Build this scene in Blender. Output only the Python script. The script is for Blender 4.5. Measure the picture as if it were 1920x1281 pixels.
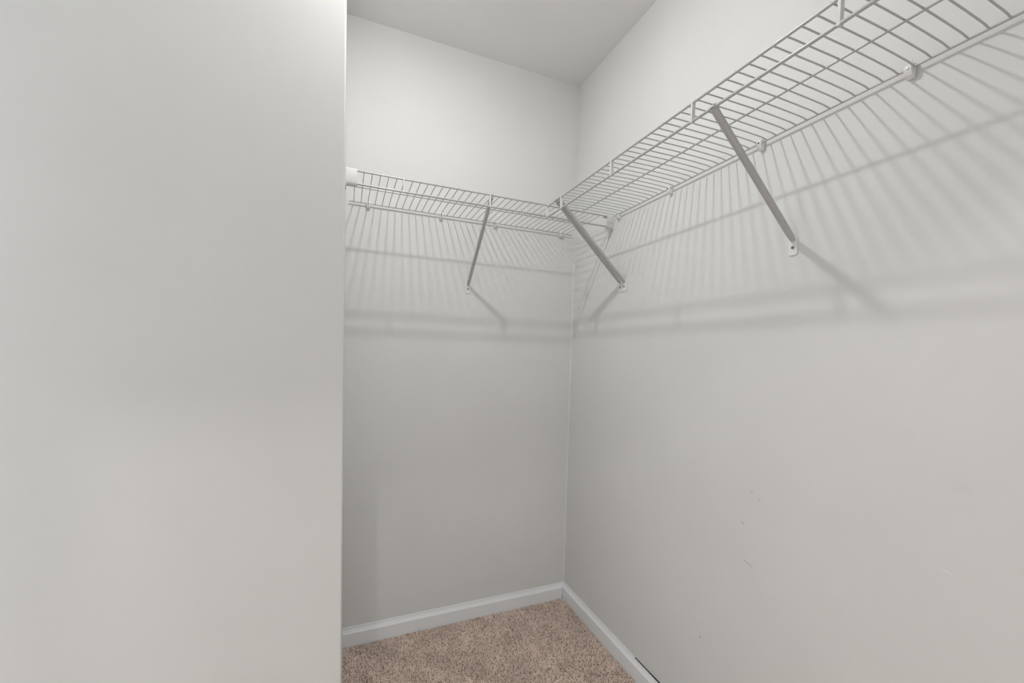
import bpy, bmesh, math, random
import numpy as np
from mathutils import Vector, Matrix

# ------------------------------------------------------------------ clear
for o in list(bpy.data.objects):
    bpy.data.objects.remove(o, do_unlink=True)
scene = bpy.context.scene
COL = scene.collection

# ------------------------------------------------------------------ camera
CAM = Vector((-0.9994, -1.7041, 1.1861))
YAW, PITCH, ROLL, FPX, CY = 0.38817, -0.04348, 0.02601, 765.35, 699.22
cam_data = bpy.data.cameras.new('camera')
cam = bpy.data.objects.new('camera', cam_data)
COL.objects.link(cam)
cy_, sy_, cp_, sp_ = math.cos(YAW), math.sin(YAW), math.cos(PITCH), math.sin(PITCH)
fwd = Vector((sy_ * cp_, cy_ * cp_, sp_))
rgt = Vector((cy_, -sy_, 0))
upv = rgt.cross(fwd)
r2 = rgt * math.cos(ROLL) + upv * math.sin(ROLL)
u2 = -rgt * math.sin(ROLL) + upv * math.cos(ROLL)
cam.matrix_world = Matrix(((r2.x, u2.x, -fwd.x, CAM.x),
                           (r2.y, u2.y, -fwd.y, CAM.y),
                           (r2.z, u2.z, -fwd.z, CAM.z),
                           (0, 0, 0, 1)))
cam_data.sensor_fit = 'HORIZONTAL'
cam_data.sensor_width = 36.0
cam_data.lens = FPX / 1920.0 * 36.0
cam_data.shift_y = (CY - 640.5) / 1920.0
cam_data.clip_start = 0.02
scene.camera = cam

# ------------------------------------------------------------------ world, exposure
world = bpy.data.worlds.new('world')
scene.world = world
world.use_nodes = True
bg = world.node_tree.nodes['Background']
bg.inputs['Color'].default_value = (0.90, 0.96, 1.0, 1)
bg.inputs['Strength'].default_value = 1.03
world.cycles.sampling_method = 'NONE'
BULB_SIDE, BULB_DOWN = 4.1, 4.55      # watts
HALL_SIDE = 22.0
scene.view_settings.view_transform = 'Standard'
scene.view_settings.look = 'None'
scene.view_settings.gamma = 1.0
scene.view_settings.use_curve_mapping = False
scene.view_settings.exposure = 0.10

# ------------------------------------------------------------------ materials
def new_mat(name, color, rough=0.5, spec=0.5, metal=0.0):
    m = bpy.data.materials.new(name)
    m.use_nodes = True
    b = m.node_tree.nodes['Principled BSDF']
    b.inputs['Base Color'].default_value = (*color, 1)
    b.inputs['Roughness'].default_value = rough
    b.inputs['Specular IOR Level'].default_value = spec
    b.inputs['Metallic'].default_value = metal
    return m, b

def painted(name, color, rough, var=0.02, scale=3.0, bump_scale=350.0, bump=0.06, spots=(), spec=0.3):
    """painted drywall: faint roller mottling, fine stipple, optional hand smudges"""
    m, b = new_mat(name, color, rough, spec)
    nt = m.node_tree
    tc = nt.nodes.new('ShaderNodeTexCoord')
    n1 = nt.nodes.new('ShaderNodeTexNoise')
    n1.inputs['Scale'].default_value = scale
    n1.inputs['Detail'].default_value = 4
    nt.links.new(tc.outputs['Object'], n1.inputs['Vector'])
    ramp = nt.nodes.new('ShaderNodeMapRange')
    ramp.inputs['From Min'].default_value = 0.3
    ramp.inputs['From Max'].default_value = 0.7
    ramp.inputs['To Min'].default_value = 1 - var
    ramp.inputs['To Max'].default_value = 1 + var
    nt.links.new(n1.outputs['Fac'], ramp.inputs['Value'])
    fac = ramp.outputs['Result']
    for (p, r, amt) in spots:
        d = nt.nodes.new('ShaderNodeVectorMath'); d.operation = 'DISTANCE'
        d.inputs[1].default_value = p
        nt.links.new(tc.outputs['Object'], d.inputs[0])
        mr = nt.nodes.new('ShaderNodeMapRange')
        mr.inputs['From Min'].default_value = r * 0.2
        mr.inputs['From Max'].default_value = r
        mr.inputs['To Min'].default_value = 1 - amt
        mr.inputs['To Max'].default_value = 1.0
        nt.links.new(d.outputs['Value'], mr.inputs['Value'])
        mu = nt.nodes.new('ShaderNodeMath'); mu.operation = 'MULTIPLY'
        nt.links.new(fac, mu.inputs[0]); nt.links.new(mr.outputs['Result'], mu.inputs[1])
        fac = mu.outputs[0]
    sc = nt.nodes.new('ShaderNodeVectorMath'); sc.operation = 'SCALE'
    sc.inputs[0].default_value = color
    nt.links.new(fac, sc.inputs['Scale'])
    nt.links.new(sc.outputs['Vector'], b.inputs['Base Color'])
    n2 = nt.nodes.new('ShaderNodeTexNoise')
    n2.inputs['Scale'].default_value = bump_scale
    n2.inputs['Detail'].default_value = 2
    nt.links.new(tc.outputs['Object'], n2.inputs['Vector'])
    bp = nt.nodes.new('ShaderNodeBump')
    bp.inputs['Strength'].default_value = bump
    bp.inputs['Distance'].default_value = 0.001
    nt.links.new(n2.outputs['Fac'], bp.inputs['Height'])
    nt.links.new(bp.outputs['Normal'], b.inputs['Normal'])
    return m

WALL_C = (0.765, 0.767, 0.757)
M = {}
M['wall'] = painted('wall_paint', WALL_C, 0.75)
M['wall_right'] = painted('wall_paint_smudged', WALL_C, 0.75, spots=[
    ((0, -1.2665, 1.047), 0.022, 0.02), ((0, -1.3506, 0.976), 0.018, 0.028), ((0, -1.3927, 0.991), 0.02, 0.022)])
M['ceiling'] = painted('ceiling_paint', (0.86, 0.865, 0.865), 0.9, bump=0.04)
M['trim'] = painted('trim_paint', (0.88, 0.895, 0.91), 0.35, var=0.01, bump=0.02)
M['enamel'] = painted('white_epoxy_coat', (0.49, 0.49, 0.482), 0.3, var=0.015, scale=30, bump=0.02, spec=0.9)
M['plastic'] = painted('white_plastic', (0.84, 0.84, 0.83), 0.4, var=0.01, scale=30, bump=0.02)
M['bracket'] = painted('bracket_plastic', (0.72, 0.72, 0.71), 0.4, var=0.01, scale=30, bump=0.02)
M['screw'] = new_mat('screw_metal', (0.20, 0.20, 0.19), 0.4, 0.5, 0.7)[0]
M['dark'] = new_mat('dark_gap', (0.03, 0.03, 0.028), 0.9, 0.1)[0]
M['scuff_dark'] = new_mat('scuff_grey', (0.42, 0.41, 0.39), 0.8, 0.2)[0]
M['scuff_light'] = new_mat('scuff_pale', (0.86, 0.85, 0.83), 0.7, 0.2)[0]
M['porcelain'] = new_mat('porcelain', (0.82, 0.82, 0.80), 0.2, 0.5)[0]

def emissive(name, color, strength):
    m = bpy.data.materials.new(name); m.use_nodes = True
    b = m.node_tree.nodes['Principled BSDF']
    b.inputs['Base Color'].default_value = (0.9, 0.9, 0.88, 1)
    b.inputs['Emission Color'].default_value = (*color, 1)
    b.inputs['Emission Strength'].default_value = strength
    m.cycles.emission_sampling = 'NONE'
    return m

def carpet_mat(name, per_island):
    m, b = new_mat(name, (0.3, 0.22, 0.18), 0.95, 0.05)
    nt = m.node_tree
    tc = nt.nodes.new('ShaderNodeTexCoord')
    big = nt.nodes.new('ShaderNodeTexNoise'); big.inputs['Scale'].default_value = 9; big.inputs['Detail'].default_value = 3
    nt.links.new(tc.outputs['Object'], big.inputs['Vector'])
    if per_island:
        g = nt.nodes.new('ShaderNodeNewGeometry'); rnd = g.outputs['Random Per Island']
    else:
        nz = nt.nodes.new('ShaderNodeTexNoise'); nz.inputs['Scale'].default_value = 260
        nt.links.new(tc.outputs['Object'], nz.inputs['Vector']); rnd = nz.outputs['Fac']
    cr = nt.nodes.new('ShaderNodeValToRGB')
    e = cr.color_ramp.elements
    e[0].position = 0.0; e[0].color = (0.42, 0.30, 0.235, 1)
    e[1].position = 1.0; e[1].color = (1.0, 0.87, 0.78, 1)
    k = cr.color_ramp.elements.new(0.45); k.color = (0.92, 0.745, 0.645, 1)
    nt.links.new(rnd, cr.inputs['Fac'])
    mr = nt.nodes.new('ShaderNodeMapRange')
    mr.inputs['From Min'].default_value = 0.3; mr.inputs['From Max'].default_value = 0.7
    mr.inputs['To Min'].default_value = 0.84; mr.inputs['To Max'].default_value = 1.12
    nt.links.new(big.outputs['Fac'], mr.inputs['Value'])
    sc = nt.nodes.new('ShaderNodeVectorMath'); sc.operation = 'SCALE'
    nt.links.new(cr.outputs['Color'], sc.inputs[0]); nt.links.new(mr.outputs['Result'], sc.inputs['Scale'])
    nt.links.new(sc.outputs['Vector'], b.inputs['Base Color'])
    return m
M['carpet'] = carpet_mat('carpet_backing', False)
M['pile'] = carpet_mat('carpet_pile', True)

# ------------------------------------------------------------------ mesh helpers
def mesh_from(name, verts, faces, mat, smooth=False):
    me = bpy.data.meshes.new(name)
    me.from_pydata([tuple(v) for v in verts], [], faces)
    bm = bmesh.new(); bm.from_mesh(me)
    bmesh.ops.recalc_face_normals(bm, faces=bm.faces)
    bm.to_mesh(me); bm.free()
    me.materials.append(mat)
    if smooth:
        for p in me.polygons: p.use_smooth = True
        try: me.set_sharp_from_angle(angle=math.radians(40))
        except Exception: pass
    me.update()
    return me

def link(name, me, parent=None, loc=(0, 0, 0)):
    o = bpy.data.objects.new(name, me)
    COL.objects.link(o)
    o.location = loc
    if parent is not None: o.parent = parent
    return o

def empty(name, loc, label, cat, group=None):
    o = bpy.data.objects.new(name, None)
    o.empty_display_size = 0.03
    COL.objects.link(o)
    o.location = loc
    o['label'] = label; o['category'] = cat
    if group: o['group'] = group
    return o

def struct(o, label=None, cat=None):
    o['kind'] = 'structure'
    if label: o['label'] = label
    if cat: o['category'] = cat
    return o

class Geo:
    def __init__(s): s.v = []; s.f = []
    def add(s, v, f):
        b = len(s.v); s.v += [Vector(p) for p in v]; s.f += [[i + b for i in q] for q in f]
    def box(s, a, b):
        x0, y0, z0 = a; x1, y1, z1 = b
        s.add([(x0, y0, z0), (x1, y0, z0), (x1, y1, z0), (x0, y1, z0), (x0, y0, z1), (x1, y0, z1), (x1, y1, z1), (x0, y1, z1)],
              [[0, 3, 2, 1], [4, 5, 6, 7], [0, 1, 5, 4], [1, 2, 6, 5], [2, 3, 7, 6], [3, 0, 4, 7]])
    def tube(s, pts, r, n=8):
        """round bar along a polyline, capped"""
        pts = [Vector(p) for p in pts]
        rings = []
        ref = None
        for i, p in enumerate(pts):
            if i == 0: t = pts[1] - p
            elif i == len(pts) - 1: t = p - pts[-2]
            else: t = (pts[i + 1] - p).normalized() + (p - pts[i - 1]).normalized()
            t.normalize()
            if ref is None:
                ref = Vector((0, 0, 1)) if abs(t.z) < 0.9 else Vector((1, 0, 0))
            a = (ref - t * ref.dot(t)).normalized(); bb = t.cross(a); ref = a
            rings.append([p + (a * math.cos(2 * math.pi * k / n) + bb * math.sin(2 * math.pi * k / n)) * r for k in range(n)])
        v = [q for rg in rings for q in rg]
        f = []
        for i in range(len(rings) - 1):
            for k in range(n):
                f.append([i * n + k, i * n + (k + 1) % n, (i + 1) * n + (k + 1) % n, (i + 1) * n + k])
        f.append(list(range(n))[::-1]); f.append([(len(rings) - 1) * n + k for k in range(n)])
        s.add(v, f)
    def sweep(s, prof, A, B, side, taper=1.0):
        """closed 2D profile (side, normal) swept straight from A to B"""
        A, B = Vector(A), Vector(B); t = (B - A).normalized()
        sd = (side - t * side.dot(t)).normalized(); nn = t.cross(sd)
        v = [A + sd * x + nn * y for x, y in prof] + [B + sd * x * taper + nn * y * taper for x, y in prof]
        n = len(prof)
        f = [[k, (k + 1) % n, n + (k + 1) % n, n + k] for k in range(n)]
        f.append(list(range(n))[::-1]); f.append(list(range(n, 2 * n)))
        s.add(v, f)
    def extrude(s, poly3, vec):
        n = len(poly3); vec = Vector(vec)
        v = [Vector(p) for p in poly3] + [Vector(p) + vec for p in poly3]
        f = [[k, (k + 1) % n, n + (k + 1) % n, n + k] for k in range(n)]
        f.append(list(range(n))[::-1]); f.append(list(range(n, 2 * n)))
        s.add(v, f)
    def mesh(s, name, mat, smooth=False):
        return mesh_from(name, s.v, s.f, mat, smooth)

def bevel_mesh(me, w, seg=2):
    bm = bmesh.new(); bm.from_mesh(me)
    bmesh.ops.bevel(bm, geom=list(bm.edges), offset=w, segments=seg, profile=0.5, affect='EDGES', clamp_overlap=True)
    bm.to_mesh(me); bm.free(); me.update()
    return me

def lathe(g, prof, centre, n=24):
    """profile (r, z) turned about the vertical through centre"""
    cx, cy, cz = centre
    v = []; f = []
    for (r, z) in prof:
        for k in range(n):
            a = 2 * math.pi * k / n
            v.append((cx + r * math.cos(a), cy + r * math.sin(a), cz + z))
    m = len(prof)
    for i in range(m - 1):
        for k in range(n):
            f.append([i * n + k, i * n + (k + 1) % n, (i + 1) * n + (k + 1) % n, (i + 1) * n + k])
    f.append([k for k in range(n)][::-1]); f.append([(m - 1) * n + k for k in range(n)])
    g.add(v, f)

# ------------------------------------------------------------------ the room
H = 2.44
XL = -1.0036        # inner face of the closet's left wall
YF = -0.64          # face of the wing wall
XO = -1.665          # unseen wall left of the camera, opened to let light in
YR = -2.25          # wall behind the camera
T = 0.11

def box_struct(name, a, b, mat, label=None, cat=None):
    g = Geo(); g.box(a, b)
    return struct(link(name, g.mesh(name, mat)), label, cat)

floor = box_struct('floor', (XO - 4.0, YR - 3.0, -0.08), (T, T, 0.0), M['carpet'], 'beige brown carpeted closet floor', 'floor')
ceil = box_struct('ceiling', (XO - T, YR - T, H), (T, T, H + 0.1), M['ceiling'], 'flat white closet ceiling', 'ceiling')
hall_ceil = box_struct('ceiling_hall', (XO - T, YR - 1.3, H), (T, YR - T, H + 0.1), M['ceiling'], 'flat white ceiling of the hall behind', 'ceiling')
wall_back = box_struct('wall_back', (XO - T, 0, 0), (T, T, H), M['wall'], 'light grey painted wall at the closet end', 'wall')
wall_right = box_struct('wall_right', (0, YR - T, 0), (T, 0, H), M['wall_right'], 'long light grey painted wall under the wire shelf', 'wall')

# left wing wall: an L of drywall, its corner edge towards the camera
g = Geo()
L = [(XL, 0), (XL, YF + 0.003), (XL - 0.003, YF), (XO, YF), (XO, YF + T), (XL - T, YF + T), (XL - T, 0)]
g.extrude([(x, y, 0) for x, y in L], (0, 0, H))
wall_left = struct(link('wall_left', g.mesh('wall_left', M['wall'])), 'light grey painted wing wall with a square outside corner', 'wall')

# unseen wall left of the camera; opening added to brighten the wing wall
g = Geo()
DY0, DY1, DH = -1.15, YF, H - 0.02
g.box((XO - T, YR - T, 0), (XO, DY0, H)); g.box((XO - T, DY1, 0), (XO, YF + T, H)); g.box((XO - T, DY0, DH), (XO, DY1, H))
struct(link('wall_light_opening', g.mesh('wall_light_opening', M['wall'])), 'unseen light grey wall with an opening added for light', 'wall')
# unseen wall behind the camera, its hall opening sized for incoming light
g = Geo()
RX0, RX1, RH = -1.47, -0.55, 2.03
g.box((XO, YR - T, 0), (RX0, YR, H)); g.box((RX1, YR - T, 0), (0, YR, H)); g.box((RX0, YR - T, RH), (RX1, YR, H))
struct(link('wall_rear', g.mesh('wall_rear', M['wall'])), 'unseen light grey wall with a hall opening shaped for the light', 'wall')

# baseboards: one moulded profile (distance from wall, height)
def base_profile(t):
    k = t / 0.0125
    return [(0, 0), (0.0125 * k, 0), (0.0125 * k, 0.0610), (0.0120 * k, 0.0628), (0.0110 * k, 0.0636), (0.0096 * k, 0.0650),
            (0.0062 * k, 0.0705), (0.0058 * k, 0.0722), (0.0046 * k, 0.0730), (0.0034 * k, 0.0765), (0.0028 * k, 0.0818), (0.0018 * k, 0.0830), (0, 0.0830)]

def baseboard(name, axis, wall, sgn, a, b, label, t=0.0125, mitre_a=0, mitre_b=0):
    """axis 0: board runs along x at y=wall; axis 1: along y at x=wall; sgn: direction into the room"""
    pr = base_profile(t); n = len(pr); v = []
    for e, mt in ((a, mitre_a), (b, mitre_b)):
        for d, z in pr:
            q = e + mt * d
            v.append((q, wall + sgn * d, z) if axis == 0 else (wall + sgn * d, q, z))
    f = [[k, (k + 1) % n, n + (k + 1) % n, n + k] for k in range(n)] + [list(range(n)), list(range(n, 2 * n))]
    return struct(link(name, mesh_from(name, v, f, M['trim'])), label, 'baseboard')

bb_back = baseboard('baseboard_back', 0, 0.0, -1, XL + 0.001, -0.0003, 'white moulded baseboard along the end wall', mitre_b=-1)
bb_right = baseboard('baseboard_right', 1, 0.0, -1, -0.0003, YR, 'white moulded baseboard along the long wall', mitre_a=-1)
baseboard('baseboard_left', 1, XL, 1, -0.013, YF + 0.01, 'thin white baseboard inside the wing wall', t=0.0022)
baseboard('baseboard_wing', 0, YF, -1, XO, XL - 0.004, 'white moulded baseboard on the wing wall face')

# the open joint in the baseboard corner and the gap above the right-hand board
g = Geo()
for z0, z1, w in ((0.008, 0.0245, 0.0018), (0.0245, 0.034, 0.0010), (0.034, 0.058, 0.0005)):
    g.extrude([(-0.0124 - w, -0.0124, z0), (-0.0124, -0.0124 - w, z0), (-0.0122, -0.0122, z0)], (0, 0, z1 - z0))
link('corner_gap', g.mesh('corner_gap', M['dark']), bb_back)['label'] = 'dark open joint in the baseboard corner'
g = Geo()
N = 26; va = []; 
random.seed(4)
ys = [-0.535 - i * (0.45 / (N - 1)) for i in range(N)]
top = [(-0.0033, y, 0.0832 + 0.0004 + 0.0022 * min(1, i / 6) * (0.75 + 0.25 * math.sin(i * 1.3))) for i, y in enumerate(ys)]
bot = [(-0.0033, y, 0.0828) for y in ys]
v = top + bot + [(0.0002, p[1], p[2]) for p in top] + [(0.0002, p[1], p[2]) for p in bot]
f = []
for i in range(N - 1):
    f += [[i, i + 1, N + i + 1, N + i], [i, 2 * N + i, 2 * N + i + 1, i + 1], [N + i, N + i + 1, 3 * N + i + 1, 3 * N + i]]
link('caulk_gap', mesh_from('caulk_gap', v, f, M['dark']), bb_right)['label'] = 'dark gap where the caulk has split'

# paint bead running down the corner
g = Geo(); g.tube([(-0.0006, -0.0006, 0.086), (-0.0006, -0.0006, 1.40), (-0.0003, -0.0003, 1.62)], 0.0022, 8)
link('paint_bead', g.mesh('paint_bead', M['trim'], True), wall_back)['label'] = 'thin pale paint bead in the wall corner'

# scuffs on the paint
def scuff(name, wall, pts, w, mat, parent, label):
    """thin raised sliver following pts on a wall; wall 'R' (x=0) or 'F' (wing face)"""
    up, lo = [], []
    for i, (a, z) in enumerate(pts):
        k = w * (0.25 + math.sin(math.pi * i / (len(pts) - 1)))
        up.append((a, z + k / 2)); lo.append((a, z - k / 2))
    ring = up + lo[::-1]
    g = Geo()
    if wall == 'R': g.extrude([(0.0001, a, z) for a, z in ring], (-0.0005, 0, 0))
    else: g.extrude([(a, YF + 0.0001, z) for a, z in ring], (0, -0.0005, 0))
    o = link(name, g.mesh(name, mat), parent); o['label'] = label
scuff('scuff', 'R', [(-0.956, 0.843), (-0.958, 0.839), (-0.961, 0.840), (-0.963, 0.843)], 0.0016, M['scuff_dark'], wall_right, 'small curved nick in the paint')
scuff('scuff', 'R', [(-0.976, 0.831), (-0.980, 0.827), (-0.985, 0.823)], 0.0018, M['scuff_dark'], wall_right, 'short grey scratch')
scuff('scuff', 'R', [(-0.932, 0.752), (-0.938, 0.748), (-0.944, 0.744)], 0.0018, M['scuff_dark'], wall_right, 'short grey scratch')
scuff('scuff', 'R', [(-0.944, 0.651), (-0.955, 0.649), (-0.966, 0.644), (-0.974, 0.639)], 0.0017, M['scuff_dark'], wall_right, 'long grey scratch')
scuff('scuff', 'R', [(-0.946, 0.654), (-0.956, 0.6525), (-0.967, 0.648)], 0.0013, M['scuff_light'], wall_right, 'pale edge of a scratch')
scuff('scuff', 'R', [(-0.8165, 0.3535), (-0.8185, 0.3505), (-0.8195, 0.3470)], 0.003, M['dark'], wall_right, 'tiny dark chip')
scuff('scuff', 'R', [(-1.332, 0.820), (-1.340, 0.818), (-1.349, 0.817)], 0.0016, M['scuff_light'], wall_right, 'pale scratch')
scuff('scuff', 'F', [(-1.0764, 0.8166), (-1.0744, 0.8146), (-1.0724, 0.8126)], 0.002, M['scuff_light'], wall_left, 'tiny pale chip in the paint')

# ------------------------------------------------------------------ carpet pile
rng = np.random.default_rng(7)
def pile(name, x0, x1, y0, y1, sp, label):
    nx, ny = int((x1 - x0) / sp), int((y1 - y0) / sp)
    gx, gy = np.meshgrid(np.arange(nx), np.arange(ny))
    px = x0 + (gx.ravel() + 0.5 + rng.uniform(-.45, .45, nx * ny)) * sp
    py = y0 + (gy.ravel() + 0.5 + rng.uniform(-.45, .45, nx * ny)) * sp
    n = px.size
    # clumps of pile leaning together
    lean = 0.0035
    ph = 2 * np.pi * (np.sin(px * 61 + 3 * np.sin(py * 47)) + np.cos(py * 57 + 2 * np.sin(px * 39)))
    lx = np.cos(ph) * lean + rng.normal(0, .0022, n)
    ly = np.sin(ph) * lean + rng.normal(0, .0022, n)
    h = rng.uniform(.0092, .0118, n)
    r = rng.uniform(.0019, .0027, n)
    a0 = rng.uniform(0, 2 * np.pi, n)
    V = np.zeros((n, 7, 3), np.float32)
    for k in range(3):
        a = a0 + k * 2 * np.pi / 3
        V[:, k] = np.stack([px + np.cos(a) * r, py + np.sin(a) * r, np.zeros(n)], 1)
        V[:, 3 + k] = np.stack([px + lx * .6 + np.cos(a + .5) * r * 1.05, py + ly * .6 + np.sin(a + .5) * r * 1.05, h * .84], 1)
    V[:, 6] = np.stack([px + lx, py + ly, h], 1)
    V[:, :, 0] = np.minimum(V[:, :, 0], -0.0135); V[:, :, 1] = np.where((V[:, :, 0] > XL - 0.002), np.minimum(V[:, :, 1], -0.0135), np.minimum(V[:, :, 1], YF - 0.0135))
    tri = np.array([[0, 1, 4], [0, 4, 3], [1, 2, 5], [1, 5, 4], [2, 0, 3], [2, 3, 5], [3, 4, 6], [4, 5, 6], [5, 3, 6]], np.int32)
    F = (tri[None] + (np.arange(n, dtype=np.int32) * 7)[:, None, None]).reshape(-1, 3)
    me = bpy.data.meshes.new(name)
    me.vertices.add(n * 7); me.vertices.foreach_set('co', V.ravel())
    me.loops.add(F.size); me.loops.foreach_set('vertex_index', F.ravel())
    me.polygons.add(len(F)); me.polygons.foreach_set('loop_start', np.arange(0, F.size, 3, dtype=np.int32))
    me.update(calc_edges=True); me.validate()
    me.materials.append(M['pile'])
    o = link(name, me)
    o['kind'] = 'stuff'; o['label'] = label; o['category'] = 'carpet'
    return o
pile('carpet_pile', XL + 0.002, -0.013, -1.05, -0.0128, 0.0036, 'short twisted beige brown carpet pile on the closet floor')

# ------------------------------------------------------------------ lamps
def ceiling_lamp(name, x, y, zc, side_w, down_w, color, rb, flat, label):
    e = empty(name, (x, y, H), label, 'lamp')
    g = Geo(); lathe(g, [(0.062, 0.0), (0.062, -0.005), (0.052, -0.009), (0.03, -0.012)], (0, 0, 0))
    link('base', g.mesh('lamp_base', M['porcelain'], True), e)
    g = Geo(); lathe(g, [(0.020, -0.012), (0.018, zc - H + 0.010)], (0, 0, 0))
    link('socket', g.mesh('lamp_socket', M['porcelain'], True), e)
    bm = bmesh.new(); bmesh.ops.create_icosphere(bm, subdivisions=3, radius=rb)
    me = bpy.data.meshes.new('bulb'); bm.to_mesh(me); bm.free()
    for p in me.polygons: p.use_smooth = True
    me.materials.append(emissive(name + '_glow', color, 8.0))
    bo = link('bulb', me, e, (0, 0, zc - H + (0.010 if flat < 1 else 0))); bo.scale = (1.0, 1.0, flat)
    # the light the bulb gives: all round from its opal dome, and downwards from its face
    pl = bpy.data.lights.new(name + '_dome', 'POINT'); pl.energy = side_w; pl.color = color
    pl.shadow_soft_size = rb + 0.003; pl.use_soft_falloff = False
    po = link('dome_light', pl, e, (0, 0, zc - H))
    if down_w > 0:
        al = bpy.data.lights.new(name + '_face', 'AREA'); al.shape = 'DISK'; al.size = rb * 2; al.energy = down_w; al.color = color
        link('face_light', al, e, (0, 0, zc - H - 0.002))
    return e
ceiling_lamp('ceiling_light', -0.805, -0.765, 2.405, BULB_SIDE, BULB_DOWN, (1.0, 0.995, 0.98), 0.025, 0.40, 'flat opal bulb on a white porcelain plate on the closet ceiling')
ceiling_lamp('hall_light', -1.466, -2.92, 2.36, HALL_SIDE, 0.0, (1.0, 0.95, 0.89), 0.025, 1.0, 'bare round bulb in a white porcelain holder on the hall ceiling')

# ------------------------------------------------------------------ wire shelves
# per wall (0 end wall, 1 long wall): heights of front rod, lip rod, middle rod, back rod; distance of the middle rod
ZR1, ZR2, ZMID, ZRAIL = (1.7520, 1.7455), (1.7115, 1.7060), (1.7530, 1.7500), (1.7535, 1.7495)
DEP, DMID, DRAIL = 0.302, (0.165, 0.1535), 0.0105
R1, R2, RM, RW, RR = 0.0027, 0.0032, 0.0022, 0.0015, 0.0022

def P(axis, along, dist, z):
    """point at 'dist' from the wall; axis 0: shelf along x on the end wall, axis 1: along y on the long wall"""
    return (along, -dist, z) if axis == 0 else (-dist, along, z)

def wire_shelf(axis, a, b, wires, straps, label, loc, a_mid, b_mid, a_rail, b_rail):
    root = empty('wire_shelf', loc, label, 'shelf', None)
    inv = Vector(loc)
    zr1, zr2, zmid, zrail, dmid = ZR1[axis], ZR2[axis], ZMID[axis], ZRAIL[axis], DMID[axis]
    zw = zmid + RM + RW
    def part(name, g, mat='enamel', smooth=True):
        for i in range(len(g.v)): g.v[i] = g.v[i] - inv
        return link(name, g.mesh(name, M[mat], smooth), root)
    g = Geo(); g.tube([P(axis, a, DEP, zr1), P(axis, b, DEP, zr1)], R1, 12); part('front_rod', g)
    g = Geo(); g.tube([P(axis, a, DEP, zr2), P(axis, b, DEP, zr2)], R2, 12); part('lip_rod', g)
    g = Geo(); g.tube([P(axis, a_mid, dmid, zmid), P(axis, b_mid, dmid, zmid)], RM, 10); part('middle_rod', g)
    g = Geo(); g.tube([P(axis, a_rail, DRAIL, zrail), P(axis, b_rail, DRAIL, zrail)], RR, 10); part('back_rod', g)
    # one wire mesh, shared by all wires of this shelf
    prof = [(DEP, zr1 + 0.0035), (DEP - 0.02, zr1 + 0.0050), (dmid, zw), (0.09, zw), (0.034, zw - 0.0006), (0.022, zw - 0.0014), (0.0145, zw - 0.0026), (DRAIL, zrail + 0.0012)]
    g = Geo(); g.tube([P(axis, 0, d, z) for d, z in prof], RW, 6)
    off = Vector((0, loc[1], loc[2])) if axis == 0 else Vector((loc[0], 0, loc[2]))
    for i in range(len(g.v)): g.v[i] = g.v[i] - off
    wm = g.mesh('wire', M['enamel'], True)
    for w in wires:
        link('wire', wm, root, (w - loc[0], 0, 0) if axis == 0 else (0, w - loc[1], 0))
    # straps tying the lip rod to the front rod
    g = Geo()
    lo = P(axis, -0.0026, DEP - 0.0058, zr2 - 0.003); hi = P(axis, 0.0026, DEP + 0.0032, zr1 + 0.002)
    a3 = tuple(min(p, q) for p, q in zip(lo, hi)); b3 = tuple(max(p, q) for p, q in zip(lo, hi))
    g.box(a3, b3)
    for i in range(len(g.v)): g.v[i] = g.v[i] - off
    sm = bevel_mesh(g.mesh('strap', M['bracket']), 0.0009, 2)
    for s in straps:
        link('strap', sm, root, (s - loc[0], 0, 0) if axis == 0 else (0, s - loc[1], 0))
    return root

bw = [-0.8207 + 0.0256 * k for k in range(-6, 31)]
bw = [w for w in bw if -0.985 < w < -0.03]
wire_shelf(0, -0.992, -0.008, bw, [-0.826, -0.527, -0.227],
           'short white wire shelf along the end wall, held between two end brackets', (-0.5, -0.15, 1.75), -0.985, -0.10, -0.9905, -0.0225)
rw = [-0.8125 + 0.02426 * k for k in range(-56, 21)]
rw = [w for w in rw if -2.2 < w < -0.318]
wire_shelf(1, -0.300, -2.215, rw, [-0.3055, -0.4125, -0.706, -1.000, -1.288, -1.581, -1.874],
           'long white wire shelf along the right wall, its end butting the shorter shelf', (-0.15, -1.26, 1.75), -0.322, -2.20, -0.318, -2.21)

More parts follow.
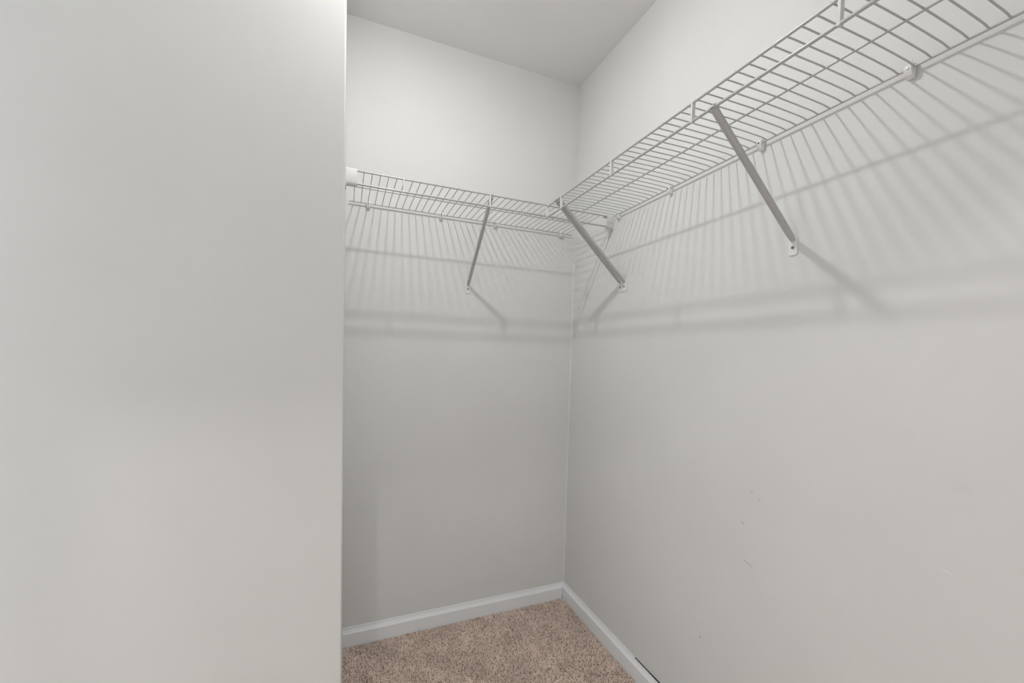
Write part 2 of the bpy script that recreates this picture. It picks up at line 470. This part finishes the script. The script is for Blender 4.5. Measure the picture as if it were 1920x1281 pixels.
# ------------------------------------------------------------------ end brackets
def end_bracket(xw, sgn, label):
    """moulded cup screwed to a side wall, holding the lip of the shelf; sgn points from the wall along the shelf"""
    root = empty('end_bracket', (xw, -DEP, 1.70), label, 'bracket')
    W = 0.0345
    def cup(off):
        pts = []
        for d, z in [(-0.030, 0.0562), (-0.022, 0.0575), (0.000, 0.0578), (0.0048, 0.0560), (0.0062, 0.0520), (0.0064, 0.030),
                     (0.0060, 0.014), (0.0046, 0.0080), (0.0008, 0.0046), (-0.006, 0.0040), (-0.014, 0.0055), (-0.019, 0.0085)]:
            pts.append((d, z))
        return pts
    outer = cup(0)
    t = 0.0018
    inner = []
    for i, (d, z) in enumerate(outer):
        a = outer[max(0, i - 1)]; b = outer[min(len(outer) - 1, i + 1)]
        tx, tz = b[0] - a[0], b[1] - a[1]; l = math.hypot(tx, tz)
        inner.append((d + tz / l * t, z - tx / l * t))
    g = Geo()
    ring = outer + inner[::-1]
    n = len(outer)
    v = [(0.0005 * sgn, -d, z) for d, z in ring] + [(sgn * W, -d, z) for d, z in ring]
    m = len(ring)
    f = [[k, (k + 1) % m, m + (k + 1) % m, m + k] for k in range(m)]
    for e in (0, m):
        for k in range(n - 1): f.append([e + k, e + k + 1, e + m - 2 - k, e + m - 1 - k])
    g.add(v, f)
    link('cup', g.mesh('bracket_cup', M['bracket'], True), root)
    g = Geo()
    fl = [(-0.034, 0.0), (0.0062, 0.0), (0.0064, 0.050), (0.0, 0.0585), (-0.034, 0.0585)]
    g.extrude([(0.0003 * sgn, -d, z) for d, z in fl], (0.002 * sgn, 0, 0))
    link('wall_flange', g.mesh('bracket_flange', M['bracket']), root)
    for d, z in ((-0.026, 0.014), (-0.026, 0.044)):
        g = Geo(); g.tube([(0.002 * sgn, -d, z), (0.0042 * sgn, -d, z)], 0.003, 12)
        link('screw', g.mesh('screw', M['screw'], True), root)
    return root
end_bracket(XL, 1, 'white plastic end bracket holding the short shelf against the wing wall')
end_bracket(0.0, -1, 'white plastic end bracket on the long wall beneath the junction of the two shelves')

# ------------------------------------------------------------------ support braces
def brace(axis, foot, top, label, group=None, hook_z=None, hook_r=R1, over=0.0, w=0.0068):
    """diagonal strut from a screwed foot plate on the wall to the front of the shelf. foot/top: position along the wall"""
    if hook_z is None: hook_z = ZR1[axis]
    base = P(axis, foot, 0, 1.444)
    root = empty('shelf_brace', base, label, 'brace', group)
    inv = Vector(base)
    al = Vector((1, 0, 0)) if axis == 0 else Vector((0, 1, 0))
    def put(name, g, mat, smooth=True, bev=0):
        for i in range(len(g.v)): g.v[i] = g.v[i] - inv
        me = g.mesh(name, M[mat], smooth)
        if bev: bevel_mesh(me, bev, 2)
        return link(name, me, root)
    # foot plate: rounded tab, slightly wider at the bottom
    g = Geo()
    pl = [(-0.0108, 0.0045), (-0.0090, 0.0012), (-0.0045, 0.0), (0.0045, 0.0), (0.0090, 0.0012), (0.0108, 0.0045),
          (0.0104, 0.030), (0.0092, 0.041), (0.0060, 0.0468), (0.0, 0.0485), (-0.0060, 0.0468), (-0.0092, 0.041), (-0.0104, 0.030)]
    nrm = Vector(P(axis, 0, 1, 0))
    g.extrude([Vector(P(axis, foot + s, 0.0002, 1.444 + z)) for s, z in pl], nrm * 0.0028)
    put('foot_plate', g, 'plastic', False, 0.0006)
    g = Geo(); c = Vector(P(axis, foot, 0.0028, 1.4625))
    g.tube([c, c + nrm * 0.0012, c + nrm * 0.0022], 0.0033, 12)
    put('screw', g, 'screw')
    # strut: folded channel, rounded towards the room
    A = Vector(P(axis, foot, 0.004, 1.4790)); B = Vector(P(axis, top, DEP - 0.004 + over, hook_z - 0.004 + over * 0.8))
    ou = []
    for k in range(13):
        a = math.pi * k / 12
        ou.append((w * math.cos(a), 0.0062 * math.sin(a)))
    ou = [(w, -0.0035)] + ou + [(-w, -0.0035)]
    th = 0.0013
    inn = [(x * (1 - th / w), y - th if y > 0 else y) for x, y in ou]
    t = (B - A).normalized()
    side = al
    nn = t.cross((side - t * side.dot(t)).normalized())
    if nn.z > 0: side = -al       # rounded back faces down and out into the room
    g = Geo()
    sd = (side - t * side.dot(t)).normalized(); nn = t.cross(sd)
    m = len(ou)
    stations = [(0.0, 0.72), (0.035, 0.90), (0.10, 1.0), (0.5, 1.0), (0.97, 1.0), (1.0, 1.08)]
    v = []; f = []
    for u, k in stations:
        p = A.lerp(B, u)
        v += [p + sd * x * k + nn * y * k for x, y in ou] + [p + sd * x * k + nn * y * k for x, y in inn]
    q = 2 * m
    for i in range(len(stations) - 1):
        o0, o1 = i * q, (i + 1) * q
        for k in range(m - 1):
            f.append([o0 + k, o0 + k + 1, o1 + k + 1, o1 + k])
            f.append([o0 + m + k, o1 + m + k, o1 + m + k + 1, o0 + m + k + 1])
        f.append([o0, o1, o1 + m, o0 + m]); f.append([o0 + m - 1, o0 + q - 1, o1 + q - 1, o1 + m - 1])
    for o0 in (0, (len(stations) - 1) * q):
        for k in range(m - 1): f.append([o0 + k, o0 + m + k, o0 + m + k + 1, o0 + k + 1])
    g.add(v, f); put('strut', g, 'enamel')
    # hook over the rod
    g = Geo(); ctr = Vector(P(axis, top, DEP, hook_z)); pts = []
    out = nrm
    for k in range(9):
        a = math.radians(200 - 215 * k / 8)
        rr = hook_r + 0.0010
        pts.append(ctr + out * (-math.cos(a)) * -rr * 1.0 + Vector((0, 0, 1)) * math.sin(a) * rr)
    hw = w * 0.8
    v = []; f = []
    for p in pts:
        d = (p - ctr).normalized()
        v += [p + al * hw, p - al * hw, p - al * hw + d * 0.0012, p + al * hw + d * 0.0012]
    for i in range(len(pts) - 1):
        for k in range(4): f.append([i * 4 + k, i * 4 + (k + 1) % 4, i * 4 + 4 + (k + 1) % 4, i * 4 + 4 + k])
    f += [[0, 1, 2, 3], [len(v) - 4, len(v) - 3, len(v) - 2, len(v) - 1]]
    g.add(v, f); put('hook', g, 'enamel')
    return root
brace(0, -0.5172, -0.5205, 'single grey-white brace under the short shelf, footed on the end wall')
brace(1, -0.3660, -0.3760, 'grey-white brace of the touching pair, on the side towards the room corner', 'paired braces near the corner')
brace(1, -0.3905, -0.3960, 'grey-white brace of the touching pair, on the side towards the lone brace', 'paired braces near the corner')
brace(1, -1.0345, -1.0560, 'lone thick grey-white brace at mid-length of the long shelf, footed on the long wall', hook_z=ZR2[1], hook_r=R2, over=0.004, w=0.0074)

# ------------------------------------------------------------------ wall clips
def clip_meshes(axis):
    pr = [(0.0004, 0.0092), (0.005, 0.0104), (0.0105, 0.0092), (0.0158, 0.0058), (0.0180, 0.0005), (0.0172, -0.0065), (0.0130, -0.0140), (0.0070, -0.0172), (0.0004, -0.0172)]
    ext = Vector((0.0125, 0, 0)) if axis == 0 else Vector((0, 0.0125, 0))
    g = Geo(); g.extrude([Vector(P(axis, 0, d, z)) - ext / 2 for d, z in pr], ext)
    body = bevel_mesh(g.mesh('clip_body', M['plastic']), 0.0014, 2)
    g = Geo(); g.tube([P(axis, 0, 0.0168, -0.0012), P(axis, 0, 0.0188, -0.0010)], 0.0026, 10)
    nail = g.mesh('clip_nail', M['screw'], True)
    g = Geo()
    for s in (-1, 1):
        g.tube([P(axis, s * 0.0022, 0.0105, 0.0085), P(axis, s * 0.0030, 0.0112, 0.0120), P(axis, s * 0.0048, 0.0122, 0.0150)], 0.0009, 6)
    prong = g.mesh('clip_prong', M['plastic'], True)
    return body, nail, prong
CM = {0: clip_meshes(0), 1: clip_meshes(1)}
def wall_clip(axis, along, label):
    root = empty('wall_clip', P(axis, along, 0, ZRAIL[axis]), label, 'clip', 'wall clips holding the back rods')
    body, nail, prong = CM[axis]
    link('body', body, root); link('nail', nail, root); link('prong', prong, root)
for x, lb in ((-0.9225, 'small white clip on the end wall beside the wing wall'),
              (-0.6395, 'small white clip on the end wall, second from the wing wall'),
              (-0.4030, 'small white clip on the end wall just behind the single brace'),
              (-0.0800, 'small white clip on the end wall beside the room corner')):
    wall_clip(0, x, lb)
for y, lb in ((-0.3450, 'small white clip on the long wall beside the end bracket'),
              (-0.6210, 'small white clip on the long wall midway between the paired braces and the lone brace'),
              (-0.9410, 'small white clip on the long wall just above the lone brace'),
              (-1.2425, 'small white clip on the long wall farthest from the room corner')):
    wall_clip(1, y, lb)
